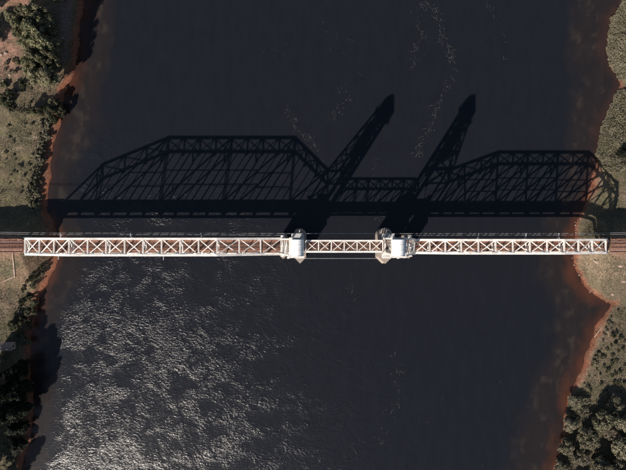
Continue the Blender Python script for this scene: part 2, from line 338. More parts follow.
# ------------------------------------------------------------------ railway bridge
def rails_and_deck(root, x0, x1, hw, y=YB):
    # hw: half-width of the timber deck
    t = MB(); x = x0 + 0.2; i = 0
    while x < x1 - 0.1:
        ln = 1.62 + R.uniform(-0.06, 0.06); t.bar((x, y-ln, ZD-0.13), (x, y+ln, ZD-0.13), 0.26, 0.26); x += 0.46
    t.build('ties', M['tie'], root)['kind'] = 'stuff'
    for s in (-1, 1):
        r = MB(); r.bar((x0, y+s*0.755, ZD+0.08), (x1, y+s*0.755, ZD+0.08), 0.09, 0.16); r.build('rail', M['rail'], root)
        g = MB(); g.bar((x0, y+s*0.45, ZD+0.05), (x1, y+s*0.45, ZD+0.05), 0.07, 0.1); g.build('guard_rail', M['rail'], root)
        st = MB(); st.bar((x0, y+s*0.95, ZD-0.26-0.55), (x1, y+s*0.95, ZD-0.26-0.55), 0.35, 1.1); st.build('stringer', M['steel'], root)
        n = max(1, round((hw-1.72)/0.3)); w = (hw-1.72)/n
        for k in range(n):
            p = MB(); p.bar((x0, y+s*(1.72+w*(k+0.5)), ZD-0.06+0.004*(k%2)), (x1, y+s*(1.72+w*(k+0.5)), ZD-0.06+0.004*(k%2)), w-0.05, 0.08)
            p.build('walkway_plank', M['plank'], root)

def truss(name, label, Xb, Zt, W, web, cat='bridge span', x_end=(None, None), msize=1.0, sub=None, lower=True, Zb=ZD-1.25):
    """Xb panel points, Zt top chord height at each (None where only the bottom chord runs)."""
    root = empty(name, (Xb[0], YB, 0)); tag(root, label, cat, 'spans of the railway bridge')
    n = len(Xb); P = M['paint']; top = [i for i in range(n) if Zt[i] is not None]
    for s in (-1, 1):
        y = YB + s*W/2; T = lambda i: Vector((Xb[i], y, Zt[i])); B = lambda i: Vector((Xb[i], y, Zb))
        c = MB(); c.bar(B(0), B(n-1), 0.5*msize, 0.6*msize); c.build('bottom_chord', P, root)
        for a, b in zip(top[:-1], top[1:]):        # top chord, one riveted length per panel
            c = MB(); d = (T(b)-T(a)).normalized()*0.02
            c.bar(T(a)+d, T(b)-d, 0.66*msize, 0.6*msize)
            c.bar(T(a)+d+Vector((0,0,0.33*msize)), T(b)-d+Vector((0,0,0.33*msize)), 0.82*msize, 0.06)
            c.build('top_chord', P, root)
        if top[0] > 0: c = MB(); c.bar(B(0), T(top[0]), 0.66*msize, 0.6*msize); c.build('end_post', P, root)
        if top[-1] < n-1: c = MB(); c.bar(B(n-1), T(top[-1]), 0.66*msize, 0.6*msize); c.build('end_post', P, root)
        for i in top:
            main = web['main'](i)
            c = MB(); c.laced(B(i), T(i)-Vector((0,0,0.3)), (0.5 if main else 0.34)*msize, (0.45 if main else 0.3)*msize, (1,0,0) , t=0.1 if main else 0.08)
            c.build('post', P, root)
            g = MB(); g.bar((Xb[i]-0.75*msize, y+s*0.36*msize, Zt[i]-0.35), (Xb[i]+0.75*msize, y+s*0.36*msize, Zt[i]-0.35), 0.05, 1.2*msize); g.build('gusset_plate', P, root)
        for kind, a, b in web['diag']:
            p = T(a) if kind in ('td', 'tt') else B(a); q = B(b) if kind == 'td' else T(b)
            heavy = (a, b) in web['heavy'] or 'all' in web['heavy']
            c = MB()
            if heavy: c.laced(p, q, 0.55*msize, 0.45*msize, (0,1,0), t=0.14)
            else: c.bar(p, q, 0.2, 0.26*msize, (0,1,0))
            c.build('diagonal', P, root)
        for a, b in web.get('sub', []):            # half-height struts
            zm = lambda i: Zb + (Zt[i]-Zb)*0.5
            zz = (zm(a)+zm(b))/2
            c = MB(); c.bar((Xb[a], y, zz), (Xb[b], y, zz), 0.2, 0.24); c.build('horizontal_strut', P, root)
    hy = W/2 - 0.3*msize
    for j, i in enumerate(top):                    # transverse struts and sway frames
        z = Zt[i]+0.05
        c = MB(); c.laced((Xb[i], YB-hy, z), (Xb[i], YB+hy, z), 0.52*msize, 0.4*msize, (0,0,1), t=0.14, lace=0.14); c.build('top_strut', P, root)
        if lower and Zt[i] - ZD > 8.2 and web['main'](i):
            z2 = max(ZD+6.9, Zt[i]-3.2)
            c = MB(); c.bar((Xb[i], YB-hy, z2), (Xb[i], YB+hy, z2), 0.36, 0.4); c.build('sway_strut', P, root)
            for s in (-1, 1):
                c = MB(); c.bar((Xb[i]+0.12*s, YB-s*hy, z2), (Xb[i]+0.12*s, YB+s*hy, z-0.3), 0.16, 0.18); c.build('sway_brace', P, root)
    for a, b in zip(top[:-1], top[1:]):            # top lateral bracing, one X per panel
        for s in (-1, 1):
            c = MB(); dz = 0.02 if s > 0 else -0.24
            c.bar((Xb[a]+0.3, YB-s*hy, Zt[a]+dz), (Xb[b]-0.3, YB+s*hy, Zt[b]+dz), 0.34*msize, 0.2); c.build('lateral_brace', P, root)
    for i in range(n):                             # floor beams
        c = MB(); c.bar((Xb[i], YB-W/2+0.25, ZD-0.26-0.65), (Xb[i], YB+W/2-0.25, ZD-0.26-0.65), 0.34, 1.25); c.build('floor_beam', P, root)
    rails_and_deck(root, Xb[0]-0.35, Xb[-1]+0.35, W/2 - 0.55)
    for i in (0, n-1):
        for s in (-1, 1):
            c = MB(); c.box(Xb[i]-0.45, Xb[i]+0.45, YB+s*W/2-0.4, YB+s*W/2+0.4, 9.05, Zb-0.3*msize); c.build('bearing', M['steel'], root)
    return root

def lerp(a, b, n): return [a + (b-a)*i/n for i in range(n+1)]
# west span: 15 panels, polygonal top chord
XbL = [-122.6] + lerp(-115.7, -93.8, 3) + lerp(-93.8, -36.9, 8)[1:] + lerp(-36.9, -12.9, 3)[1:]
ZtL = [None] + lerp(20.6, 28.05, 3) + [28.05]*8 + lerp(28.05, 19.0, 3)[1:]
ZtL = [z if z is None else z for z in ZtL]
webL = {'main': lambda i: i in (1, 4, 6, 8, 10, 12, 15), 'heavy': {'all'},
        'diag': [('td',1,2),('bt',2,4),('td',4,6),('bt',6,8),('td',8,10),('bt',10,12),('td',12,14),('bt',14,15)],
        'sub': [(5,7),(7,9),(9,11),(3,5),(11,13)]}
spanL = truss('truss_span', 'long white steel truss span from the left bank to the left lift tower', XbL, ZtL, 6.3, webL)
XbR = lerp(41.1, 58.3, 3) + lerp(58.3, 98.8, 6)[1:] + lerp(98.8, 119.4, 3)[1:] + [125.6]
ZtR = lerp(19.2, 24.3, 3) + [24.3]*6 + lerp(24.3, 18.0, 3)[1:] + [None]
webR = {'main': lambda i: i in (0, 1, 3, 5, 7, 9, 11, 12), 'heavy': {(1,3),(3,5),(5,7),(7,9),(9,11),(11,13)},
        'diag': [('td',1,3),('td',3,5),('td',5,7),('td',7,9),('td',9,11),('td',11,13),('bt',0,1),('bt',1,3),('bt',3,5),('bt',5,7),('bt',7,9),('bt',9,11),('bt',11,12)],
        'sub': [(2,4),(4,6),(6,8),(8,10)]}
spanR = truss('truss_span', 'shorter white steel truss span from the right lift tower to the right bank', XbR, ZtR, 5.27, webR)
XbC = lerp(-3.0, 28.6, 6); ZtC = [17.1]*7
webC = {'main': lambda i: i in (0, 3, 6), 'heavy': {'all'},
        'diag': [('bt',0,1),('td',1,2),('td',2,3),('bt',3,4),('bt',4,5),('td',5,6)]}
spanC = truss('lift_span', 'low white truss lift span hung between the two lift towers', XbC, ZtC, 4.55, webC, msize=0.8, lower=False)

# ---- piers
def pier(name, label, cx, w, yn, ys_, tip, z=9.05, m='concrete'):
    root = empty(name, (cx, YB, 0)); tag(root, label, 'bridge pier', 'bridge piers')
    r = w/2; pts = []
    for k in range(13):
        a = math.pi*k/12; pts.append((cx + r*math.cos(a), YB+yn-r + r*math.sin(a)))
    pts += [(cx-r, YB-ys_+tip), (cx, YB-ys_), (cx+r, YB-ys_+tip)]
    g = lambda f: [(cx+(p[0]-cx)*f, YB+(p[1]-YB)*(1+(f-1)*0.6)) for p in pts]
    b = MB(); b.prism(pts, -3.4, z-0.75, 0.10); b.build('shaft', M[m], root)
    b = MB(); b.prism(g(1.07), z-0.75, z); b.build('cap', M[m], root)
    return root
pierL = pier('bridge_pier', 'pale concrete pier with rounded and pointed ends under the left lift tower', -5.6, 4.9, 7.2, 7.3, 2.6)
pierR = pier('bridge_pier', 'pale concrete pier with rounded and pointed ends under the right lift tower', 31.0, 5.6, 7.4, 7.4, 2.8)
pier('bridge_pier', 'narrow concrete pier behind the left lift tower carrying the long span', -12.9, 2.6, 5.4, 5.4, 1.3)
pier('bridge_pier', 'narrow concrete pier behind the right lift tower carrying the shorter span', 41.1, 2.6, 5.2, 5.2, 1.3)
for p, cx, s in ((pierL, -5.6, 1), (pierR, 31.0, -1)):     # ladder and light stand on each rounded end
    l = MB(); l.bar((cx-0.9*s, YB+5.2, 9.05), (cx+0.2*s, YB+6.6, 12.2), 0.22, 0.22); l.bar((cx+0.2*s, YB+6.6, 12.2), (cx-0.9*s, YB+6.7, 12.1), 0.2, 0.2); l.build('davit', M['paint_tower'], p)

# ---- lift towers
def tower(label, X0, Xback, zback, s):
    """X0 front legs (under the sheaves), Xback rear legs' foot, s=+1 when the lift span lies to +X."""
    root = empty('lift_tower', (X0, YB, 9.05)); tag(root, label, 'lift tower', 'lift towers'); P = M['paint_tower']
    hy = 3.0; zt = 36.0; fx = X0 + s*0.55; bx = X0 - s*2.3
    front = lambda z: fx
    back = lambda z: Xback if z <= zback else Xback + (bx-Xback)*(z-zback)/(zt-zback)
    for e in (-1, 1):
        y = YB+e*hy
        b = MB(); b.bar((fx, y, 9.05), (fx, y, zt), 1.0, 1.25, (1,0,0)); b.build('front_leg', P, root)
        b = MB(); b.laced((fx-s*1.5, YB+e*1.1, ZD+7.6), (fx-s*1.5, YB+e*1.1, zt), 0.6, 0.5, (1,0,0), t=0.2, lace=0.2, pitch=0.7); b.build('counterweight_guide', P, root)
        b = MB(); b.bar((fx-s*1.5, YB+e*1.1, ZD+7.5), (fx-s*1.5, YB+e*hy, ZD+7.5), 0.5, 0.5); b.build('guide_beam', P, root)
        b = MB(); b.bar((fx-s*1.75, YB+e*hy, ZD+7.5), (fx, YB+e*hy, ZD+7.5), 0.45, 0.5); b.build('guide_beam', P, root)
        b = MB(); b.laced((Xback, y, 9.05), (Xback, y, zback), 0.7, 0.6, (1,0,0), t=0.16); b.build('rear_leg', P, root)
        b = MB(); b.laced((Xback, y, zback), (bx, y, zt), 0.7, 0.55, (0,1,0), t=0.16, lace=0.14); b.build('rear_leg', P, root)
        for z in (zback, 23.5, 28.2):
            b = MB(); b.laced((fx, y, z), (back(z), y, z), 0.4, 0.35, (0,1,0), t=0.1); b.build('side_strut', P, root)
        Z = [zback, 23.5, 28.2, zt-0.5]
        for z0, z1 in zip(Z[:-1], Z[1:]):
            b = MB(); b.bar((fx, y, z0), (back(z1), y, z1), 0.3, 0.36, (0,1,0)); b.build('side_brace', P, root)
            b = MB(); b.bar((back(z0), y+0.2*e, z0), (fx, y+0.2*e, z1), 0.28, 0.34, (0,1,0)); b.build('side_brace', P, root)
        b = MB(); b.bar((fx, y, ZD+0.6), (Xback, y, zback-0.4), 0.22, 0.3, (0,1,0)); b.build('side_brace', P, root)
        b = MB(); b.bar((fx, y, ZD-0.5), (Xback, y, ZD-0.5), 0.45, 0.7); b.build('floor_girder', P, root)
    Z = [zback, 22.0, 25.4, 29.0, 32.4, zt-0.6]
    for i, z in enumerate(Z):
        b = MB(); b.laced((back(z), YB-hy+0.35, z), (back(z), YB+hy-0.35, z), 0.36, 0.3, t=0.1); b.build('rear_strut', P, root)
        if i:
            z0 = Z[i-1]; e = 1 if i % 2 else -1
            for q in (e, -e) if i == 1 else (e,):
                b = MB(); b.bar((back(z0), YB-q*(hy-0.4), z0+0.05*q), (back(z), YB+q*(hy-0.4), z+0.05*q), 0.26, 0.2); b.build('rear_brace', P, root)
    for z0, z1 in ((19.4, 24.4), (24.4, 29.8), (29.8, 35.4)):
        b = MB(); b.laced((fx, YB-hy+0.45, z1), (fx, YB+hy-0.45, z1), 0.4, 0.4, t=0.1); b.build('front_strut', P, root)
        for q in (-1, 1):
            b = MB(); b.bar((fx+q*0.2, YB-q*(hy-0.4), z0), (fx+q*0.2, YB+q*(hy-0.4), z1-0.3), 0.4, 0.36); b.build('front_brace', P, root)
    # head: machinery platform, two sheaves under a curved hood
    b = MB(); b.box(min(fx+s*1.9, bx-s*0.8), max(fx+s*1.9, bx-s*0.8), YB-3.7, YB+3.7, zt, zt+0.35); b.build('top_platform', P, root)
    hx = X0; hr = 2.05; zc = zt+2.1
    hood = MB(); N = 22; pr = []
    for k in range(N+1):
        a = math.pi*k/N; pr.append((hx - (hr+0.18)*math.cos(a), zc + (hr+0.18)*math.sin(a)))
    pr = [(hx-hr-0.18, zt+0.6)] + pr + [(hx+hr+0.18, zt+0.6)]
    pi_ = [(hx+(x-hx)*0.94, zt+0.6+(z-zt-0.6)*0.965) for x, z in pr]
    y0, y1 = YB-3.0, YB+3.0; n = len(pr)
    vs = [(x, y, z) for y in (y0, y1) for x, z in pr] + [(x, y, z) for y in (y0, y1) for x, z in pi_]
    fs = [(k, k+1, n+k+1, n+k) for k in range(n-1)] + [(2*n+k, 3*n+k, 3*n+k+1, 2*n+k+1) for k in range(n-1)]
    fs += [(k, 2*n+k, 2*n+k+1, k+1) for k in range(n-1)] + [(n+k, n+k+1, 3*n+k+1, 3*n+k) for k in range(n-1)]
    fs += [(0, n, 3*n, 2*n), (n-1, 3*n-1, 4*n-1, 2*n-1)]
    hood.add(vs, fs); ho = hood.build('sheave_hood', M['hood'], root, True)
    mod = ho.modifiers.new('edge', 'EDGE_SPLIT'); mod.split_angle = math.radians(40)
    for yy in (-2.9, -0.98, 0.98, 2.9):                # raised seams of the hood plates
        w = MB()
        for k in range(1, n-2):
            w.bar((pr[k][0], YB+yy, pr[k][1]+0.012), (pr[k+1][0], YB+yy, pr[k+1][1]+0.012), 0.12, 0.06)
        w.build('seam', M['hood'], ho)
    for q in (-1, 1):
        for xx in (hx-hr-0.05, hx+hr+0.05):
            b = MB(); b.bar((xx, YB+q*2.7, zt+0.35), (xx, YB+q*2.7, zt+0.9), 0.2, 0.2); b.build('hood_post', P, root)
        b = MB(); b.tube([(hx, YB+q*1.55-0.4, zc), (hx, YB+q*1.55+0.4, zc)], 1.75, 28); b.build('sheave', M['steel'], root, False)
        b = MB(); b.box(hx-0.5, hx+0.5, YB+q*2.4-0.3, YB+q*2.4+0.3, zt+0.35, zc+0.3); b.build('sheave_bearing', M['steel'], root)
        for k in range(4):                              # lifting ropes down to the lift span, and back to the counterweight
            y = YB + q*1.55 + (k-1.5)*0.22
            b = MB(); b.tube([(hx+s*1.72, y, zc), (hx+s*1.72, y, 17.2)], 0.07, 6); b.build('lifting_rope', M['steel'], root)
            b = MB(); b.tube([(hx-s*1.72, y, zc), (hx-s*1.72, y, 33.2)], 0.07, 6); b.build('counterweight_rope', M['steel'], root)
    b = MB(); cx = hx-s*1.9; b.box(cx-0.95, cx+0.95, YB-2.35, YB+2.35, 24.6, 33.2); b.build('counterweight', M['counter'], root)
    b = MB(); b.bar((hx+s*1.5, YB-2.4, 17.35), (hx+s*1.5, YB+2.4, 17.35), 0.6, 0.35); b.build('lifting_girder', P, root)
    # access gallery round the tower at deck height, and top railings
    for q in (-1, 1):
        ge = 3.6 if q > 0 else 2.0
        b = MB(); b.box(min(fx+s*1.2, X0-s*ge), max(fx+s*1.2, X0-s*ge), min(YB+q*3.45, YB+q*5.3), max(YB+q*3.45, YB+q*5.3), ZD-0.28, ZD-0.08); b.build('gallery', P if q < 0 else M['galv'], root)
        c = MB(); c.box(Xback-0.8, Xback+0.8, min(YB+q*3.35, YB+q*4.5), max(YB+q*3.35, YB+q*4.5), ZD-0.28, ZD-0.08); c.build('landing', P, root)
        for k in (-1, 1): c = MB(); c.bar((Xback+0.75*k, YB+q*4.45, ZD-0.9), (Xback+0.75*k, YB+q*4.45, ZD+1.1), 0.1, 0.1); c.build('railing_post', P, root)
        c = MB(); c.bar((Xback-0.8, YB+q*4.45, ZD+1.1), (Xback+0.8, YB+q*4.45, ZD+1.1), 0.08, 0.08); c.build('railing', P, root)
        for k in range(5):
            x = fx+s*1.1 + (X0-s*(ge-0.1)-fx-s*1.1)*k/4
            c = MB(); c.bar((x, YB+q*5.22, ZD-0.08), (x, YB+q*5.22, ZD+1.05), 0.1, 0.1); c.build('railing_post', P, root)
            c = MB(); c.bar((x, YB+q*3.0, ZD-1.2), (x, YB+q*5.2, ZD-0.3), 0.16, 0.2); c.build('gallery_bracket', P, root)
        for z in (ZD+0.5, ZD+1.05):
            c = MB(); c.bar((fx+s*1.1, YB+q*5.22, z), (X0-s*(ge-0.1), YB+q*5.22, z), 0.08, 0.08); c.build('railing', P, root)
        for z in (zt+0.85, zt+1.35):
            c = MB(); c.bar((fx+s*1.8, YB+q*3.65, z), (bx-s*0.7, YB+q*3.65, z), 0.07, 0.07); c.build('railing', P, root)
        for x in (fx+s*1.8, hx, bx-s*0.7):
            c = MB(); c.bar((x, YB+q*3.65, zt+0.35), (x, YB+q*3.65, zt+1.38), 0.08, 0.08); c.build('railing_post', P, root)
    b = MB()                                           # zigzag stair up the south face
    for k in range(6):
        za, zb_ = ZD+0.2+k*3.7, ZD+0.2+(k+1)*3.7; e = 1 if k % 2 else -1
        b.bar((X0-s*2.1+e*1.5, YB-hy-0.75, za), (X0-s*2.1-e*1.5, YB-hy-0.75, zb_), 0.7, 0.14)
        b.box(X0-s*2.1-e*1.5-0.45, X0-s*2.1-e*1.5+0.45, YB-hy-1.15, YB-hy-0.3, zb_-0.06, zb_+0.06)
    b.build('stair', P, root)
    for xx in (fx, Xback):
        c = MB(); c.bar((xx, YB-2.75, ZD-0.9), (xx, YB+2.75, ZD-0.9), 0.4, 1.1); c.build('floor_beam', P, root)
    a, c = sorted((Xback+s*0.45, fx+s*(1.3)))
    rails_and_deck(root, a, c, 2.3)
    return root
towL = tower('left lift tower with curved white hood on top', -5.6, -12.9, 19.0, 1)
towR = tower('right lift tower with curved white hood on top', 31.0, 41.1, 19.2, -1)

# ---- abutments and approach tracks
def abutment(label, xf, s, W):
    root = empty('abutment', (xf, YB, 0)); tag(root, label, 'abutment', 'abutments')
    b = MB(); b.box(min(xf-s*1.6, xf+s*1.3), max(xf-s*1.6, xf+s*1.3), YB-W/2-1, YB+W/2+1, 0.3, 9.05); b.build('bearing_seat', M['concrete'], root)
    b = MB(); b.box(min(xf+s*1.3, xf+s*2.2), max(xf+s*1.3, xf+s*2.2), YB-W/2+0.4, YB+W/2-0.4, 0.3, ZD-0.35); b.build('back_wall', M['concrete'], root)
    return root
abutment('concrete abutment under the left end of the long truss span', XL, -1, 6.3)
abutment('concrete abutment under the right end of the shorter truss span', XR, 1, 5.3)
def approach(label, x0, x1):
    root = empty('railway_track', (x0, YB, ZD-0.7)); tag(root, label, 'railway track', 'approach tracks')
    xa, xb = sorted((x0, x1)); n = int((xb-xa)/1.2); V = []; F = []
    prof = [(-3.1, -0.85), (-2.5, -0.36), (-1.9, -0.16), (1.9, -0.16), (2.5, -0.36), (3.1, -0.85)]
    for i in range(n+1):
        x = xa + (xb-xa)*i/n
        for a, z in prof: V.append((x - x0, a + R.uniform(-.15, .15), z + 0.7 + R.uniform(-.05, .03)))
    k = len(prof)
    for i in range(n):
        for j in range(k-1): F.append((i*k+j, (i+1)*k+j, (i+1)*k+j+1, i*k+j+1))
    me = bpy.data.meshes.new('ballast_bed'); me.from_pydata(V, [], F); link('ballast_bed', me, M['ballast'], root)
    t = MB(); x = xa+0.2
    while x < xb: t.bar((x, YB-1.3, ZD-0.12), (x, YB+1.3, ZD-0.12), 0.25, 0.22); x += 0.62
    t.build('ties', M['tie'], root)['kind'] = 'stuff'
    for s in (-1, 1):
        r = MB(); r.bar((xa, YB+s*0.755, ZD+0.08), (xb, YB+s*0.755, ZD+0.08), 0.09, 0.18); r.build('rail', M['rail'], root)
        e = MB(); e.bar((xa, YB+s*2.75, ZD-0.2), (xb, YB+s*2.75, ZD-0.2), 0.3, 0.35); e.build('edge_timber', M['plank'], root)
    return root
approach('ballasted railway track leading off the left end of the bridge', -123.3, -330)
approach('ballasted railway track leading off the right end of the bridge', 126.3, 330)

# ---- outrigger arms, wires and the cables between towers
def outrigger(label, xpx, q, reach_):
    z = ZD+2.0; x = px(xpx, 240, z).x; W = 6.3 if xpx < 313 else 5.27
    root = empty('outrigger_arm', (x, YB+q*W/2, ZD-1.0)); tag(root, label, 'bracket', 'wire outriggers on the truss sides')
    b = MB(); b.bar((x, YB+q*(W/2-0.2), z), (x, YB+q*reach_, z), 0.26, 0.24); b.build('arm', M['galv'], root)
    b = MB(); b.bar((x, YB+q*(W/2+0.05), ZD-1.2), (x, YB+q*(W/2+0.05), z+0.3), 0.2, 0.2); b.build('upright', M['galv'], root)
    b = MB(); b.bar((x, YB+q*(W/2+0.1), z-1.6), (x, YB+q*(reach_-0.4), z-0.05), 0.12, 0.12); b.build('strut', M['galv'], root)
    for d in (0.15, 0.8):
        b = MB(); b.tube([(x, YB+q*(reach_-d), z+0.1), (x, YB+q*(reach_-d), z+0.42)], 0.11, 8, 0.06); b.build('insulator', M['hood'], root)
outs = [(60.5,1,5.6,'first wire outrigger on the upstream side, nearest the left shore'),(130.5,1,5.6,'wire outrigger on the far side of the long span, second from the left shore'),(201,1,5.6,'wire outrigger on the far side of the long span, third from the left shore'),
        (58.5,-1,5.7,'short outrigger on the lower side of the long span by the left shore'),(163.5,-1,5.9,'lone short outrigger on the lower side near the middle of the long span'),
        (478.5,1,5.4,'wire outrigger on the far side of the shorter span, nearest the right tower'),(526,1,5.4,'wire outrigger on the far side at the middle of the shorter span'),(559,1,5.4,'wire outrigger on the far side of the shorter span, nearest the right bank')]
outs[0] = (60.5,1,5.6,'wire outrigger on the far side of the long span, nearest the left shore')
for xp, q, rch, lab in outs: outrigger(lab, xp, q, rch)
def wire(label, pts, r=0.045, sag=0.25, name='overhead_wire', m='galv'):
    P_ = []
    for (a, b) in zip(pts[:-1], pts[1:]):
        a, b = Vector(a), Vector(b)
        for k in range(9):
            t = k/8; p = a.lerp(b, t); p.z -= 4*sag*t*(1-t); 
            if not P_ or (p-P_[-1]).length > 0.01: P_.append(p)
    w = MB(); w.tube(P_, r, 6); o = w.build(name, M[m]); tag(o, label, 'wire', 'wires along the bridge'); return o
zi = ZD+2.44
gx = lambda p: px(p, 240, ZD+2).x
LX = [gx(60.5), gx(130.5), gx(201)]; RX = [gx(478.5), gx(526), gx(559)]
for d, t in ((0.15, 'outer'), (0.8, 'inner')):
    y = YB+5.6-d
    wire(f'{t} grey wire along the far side of the long span', [(-150, y+0.6, zi+0.5)] + [(x, y, zi) for x in LX] + [(-9.0 if d < .5 else -12.9, YB+(5.24 if d < .5 else 4.47), ZD+1.1)])
    y = YB+5.4-d
    wire(f'{t} grey wire along the far side of the shorter span', [(34.5 if d < .5 else 41.1, YB+(5.24 if d < .5 else 4.47), ZD+1.1)] + [(x, y, zi) for x in RX] + [(150, y+0.6, zi+0.5)])
wire('grey cable strung between the towers on the far side of the lift span', [(-5.2, YB+5.24, ZD+1.12), (30.6, YB+5.24, ZD+1.12)], 0.06, 0.15)
wire('grey cable strung between the towers on the lower side of the lift span', [(-5.2, YB-5.24, ZD+1.12), (30.6, YB-5.24, ZD+1.12)], 0.06, 0.15)
for s, lab in ((-150, 'wooden wire pole beside the left approach track'), (150, 'wooden wire pole beside the right approach track')):
    y = YB+5.6
    root = empty('wire_pole', (s, y, gz(s, y)-0.2)); tag(root, lab, 'pole', 'wire poles')
    b = MB(); b.tube([(s, y, gz(s, y)-0.3), (s, y, zi+1.0)], 0.16, 8, 0.11); b.build('mast', M['wood'], root)
    b = MB(); b.bar((s, y-0.9, zi+0.35), (s, y+0.9, zi+0.35), 0.14, 0.16); b.build('cross_arm', M['wood'], root)

# ------------------------------------------------------------------ trees and shrubs
def leaf_quads(cent, size, rr, flat=0.0, nrm=None):
    """Small bent leaf sprays at the given centres, roughly facing nrm when given."""
    n = len(cent); a = rr.normal(size=(n, 3)); a[:, 2] = a[:, 2]*(1-flat)
    if nrm is not None:
        q = nrm + rr.normal(size=(n, 3))*0.6; q /= np.linalg.norm(q, axis=1)[:, None]+1e-9
        a -= q*np.sum(a*q, 1)[:, None]
    a /= np.linalg.norm(a, axis=1)[:, None]+1e-9
    b = rr.normal(size=(n, 3)) if nrm is None else np.cross(q, a); b[:, 2] *= (1-flat) if nrm is None else 1; b -= a*np.sum(a*b, 1)[:, None]; b /= np.linalg.norm(b, axis=1)[:, None]+1e-9
    s = (size*rr.uniform(0.6, 1.35, n))[:, None]
    V = np.stack([cent-a*s, cent-b*s*0.55+a*s*0.1, cent+a*s, cent+b*s*0.55+a*s*0.1], 1).reshape(-1, 3)
    return V, np.arange(4*n).reshape(n, 4)
def crown_mesh(name, seed, rad, zlo, zhi, clumps, per, leaf, m, conic=0.0, cr=(0.16, 0.32)):
    rr = np.random.default_rng(seed); cs = []
    k = 0
    while len(cs) < clumps:
        u = rr.normal(size=3); u /= np.linalg.norm(u); f = rr.uniform(0.35, 1.0)**0.6
        z = (u[2]*f*0.5+0.5); w = (1-conic*z)*(1+0.25*math.sin(3*math.atan2(u[1], u[0])+seed)) 
        cs.append((u[0]*f*rad*w, u[1]*f*rad*w, zlo+(zhi-zlo)*z, rr.uniform(*cr)*rad))
    P_ = []; N_ = []
    for x, y, z, r in cs:
        u = rr.normal(size=(per, 3)); u /= np.linalg.norm(u, axis=1)[:, None]; P_.append(u*((0.55+0.75*rr.random(per)**1.3)[:, None]*r)*np.array([1, 1, 0.75])+np.array([x, y, z])); N_.append(u)
    V, F = leaf_quads(np.concatenate(P_), leaf, rr, 0.0, np.concatenate(N_))
    me = np_mesh(name, V, F); me.materials.append(m); return me, cs
def trunk_mesh(seed, h, rad, cs):
    rr = random.Random(seed); b = MB(); lean = Vector((rr.uniform(-.4, .4), rr.uniform(-.4, .4), 0))
    top = Vector((lean.x, lean.y, h*0.62))
    b.tube([(0,0,-0.4), lean*0.3+Vector((0,0,h*0.2)), lean*0.6+Vector((0,0,h*0.42)), top], 0.045*h*0.62, 8, 0.018*h)
    for c in rr.sample(cs, min(9, len(cs))):
        e = Vector(c[:3]); s0 = Vector((lean.x*0.5, lean.y*0.5, min(h*0.55, max(h*0.22, e.z*0.55))))
        b.tube([s0, s0.lerp(e, 0.5)+Vector((0,0,0.25)), e], 0.014*h, 5, 0.004*h, False)
    me = bpy.data.meshes.new('trunk'); me.from_pydata(b.v, [], b.f); me.materials.append(M['bark']); return me
KIND = {}
def tree_kind(key, n, rad, h, zlo, clumps, per, leaf, mk, conic=0.0, cr=(0.16, 0.32)):
    KIND[key] = []
    for i in range(n):
        c, cs = crown_mesh('crown', hash((key, i)) % 9999 if False else (sum(map(ord, key))*7+i*13), rad, zlo, h, clumps, per, leaf, M[mk], conic, cr)
        KIND[key].append((c, trunk_mesh(i*5+len(key), h, rad, cs)))
tree_kind('olive', 4, 4.2, 9.0, 2.4, 56, 150, 0.32, 'leaf_olive', 0.15, (0.12, 0.34))
tree_kind('pale', 4, 4.2, 7.0, 1.4, 56, 170, 0.31, 'leaf_tree', 0.12, (0.12, 0.38))
tree_kind('dark', 3, 4.4, 14.0, 2.8, 70, 110, 0.40, 'leaf_dark_shade', 0.45)
tree_kind('mid', 3, 2.4, 4.6, 0.9, 40, 70, 0.27, 'leaf_mid')
cnt = {}
def tree(key, xp, yp, sc, label, group, name='tree', zs=1.0, cat='tree'):
    g = px(xp, yp, 3.0); z0 = gz(g.x, g.y); p = px(xp, yp, z0 + 3.5*sc); z0 = gz(p.x, p.y)
    i = cnt.get(key, 0); cnt[key] = i+1; crown, trunk = KIND[key][i % len(KIND[key])]
    root = empty(name, (p.x, p.y, z0), R.uniform(0, 6.28)); tag(root, label, cat, group)
    s = sc*R.uniform(0.93, 1.07); root.scale = (s, s*R.uniform(0.9, 1.1), s*zs*R.uniform(0.93, 1.07))
    link('trunk', trunk, None, root); link('crown', crown, None, root)
    return root
grove = [(19,21,.75,'at the left tip of the grove'),(30,17,.85,'just below the lit dirt road'),(43,20,.95,'at the top of the grove'),(26,33,.8,'facing the red soil, upper'),(39,34,1.0,'in the middle of the upper half'),(53,31,.95,'at the upper right edge'),
         (50,47,1.05,'at the centre right of the grove'),(36,50,.9,'at the centre left of the grove'),(60,48,.85,'overhanging the shaded riverside track'),(44,63,1.0,'in the lower middle of the grove'),(57,64,1.0,'at the lower right edge by the water'),(33,68,.75,'facing the red soil, lower'),
         (42,80,.85,'at the lower tip of the grove'),(54,80,.95,'at the lower right corner over the beach'),(62,-2,.8,'cut by the top frame edge')]
for x, y, s, w in grove: tree('olive', x, y, s, 'olive green tree in the upper left grove, ' + w, 'trees of the upper left grove', zs=1.5)
for x, y, s in ((75,-22,1.0),(55,-30,1.1),(30,-25,1.0),(8,-16,.9),(-14,10,1.0),(-16,45,.9)): tree('olive', x, y, s, 'olive green tree beyond the upper left edge of the photo', 'trees beyond the upper left edge', zs=1.3)
for x, y, s, w in [(56,103,.95,'on the beach end of the dark row'),(61,112,.85,'leaning over the red beach'),(50,111,1.0,'second in from the beach'),(40,112,.8,'in the middle of the dark row'),(30,110,.9,'left of the middle of the dark row'),(8,93,.8,'at the left edge below the red soil'),(4,101,.9,'at the very left edge below the red soil'),(54,120,.7,'below the dark row by the shore'),(22,84,.7,'between the grove and the straw grass')]:
    tree('mid', x, y, s, 'small dark bushy tree ' + w, 'small trees below the grove', zs=1.2)
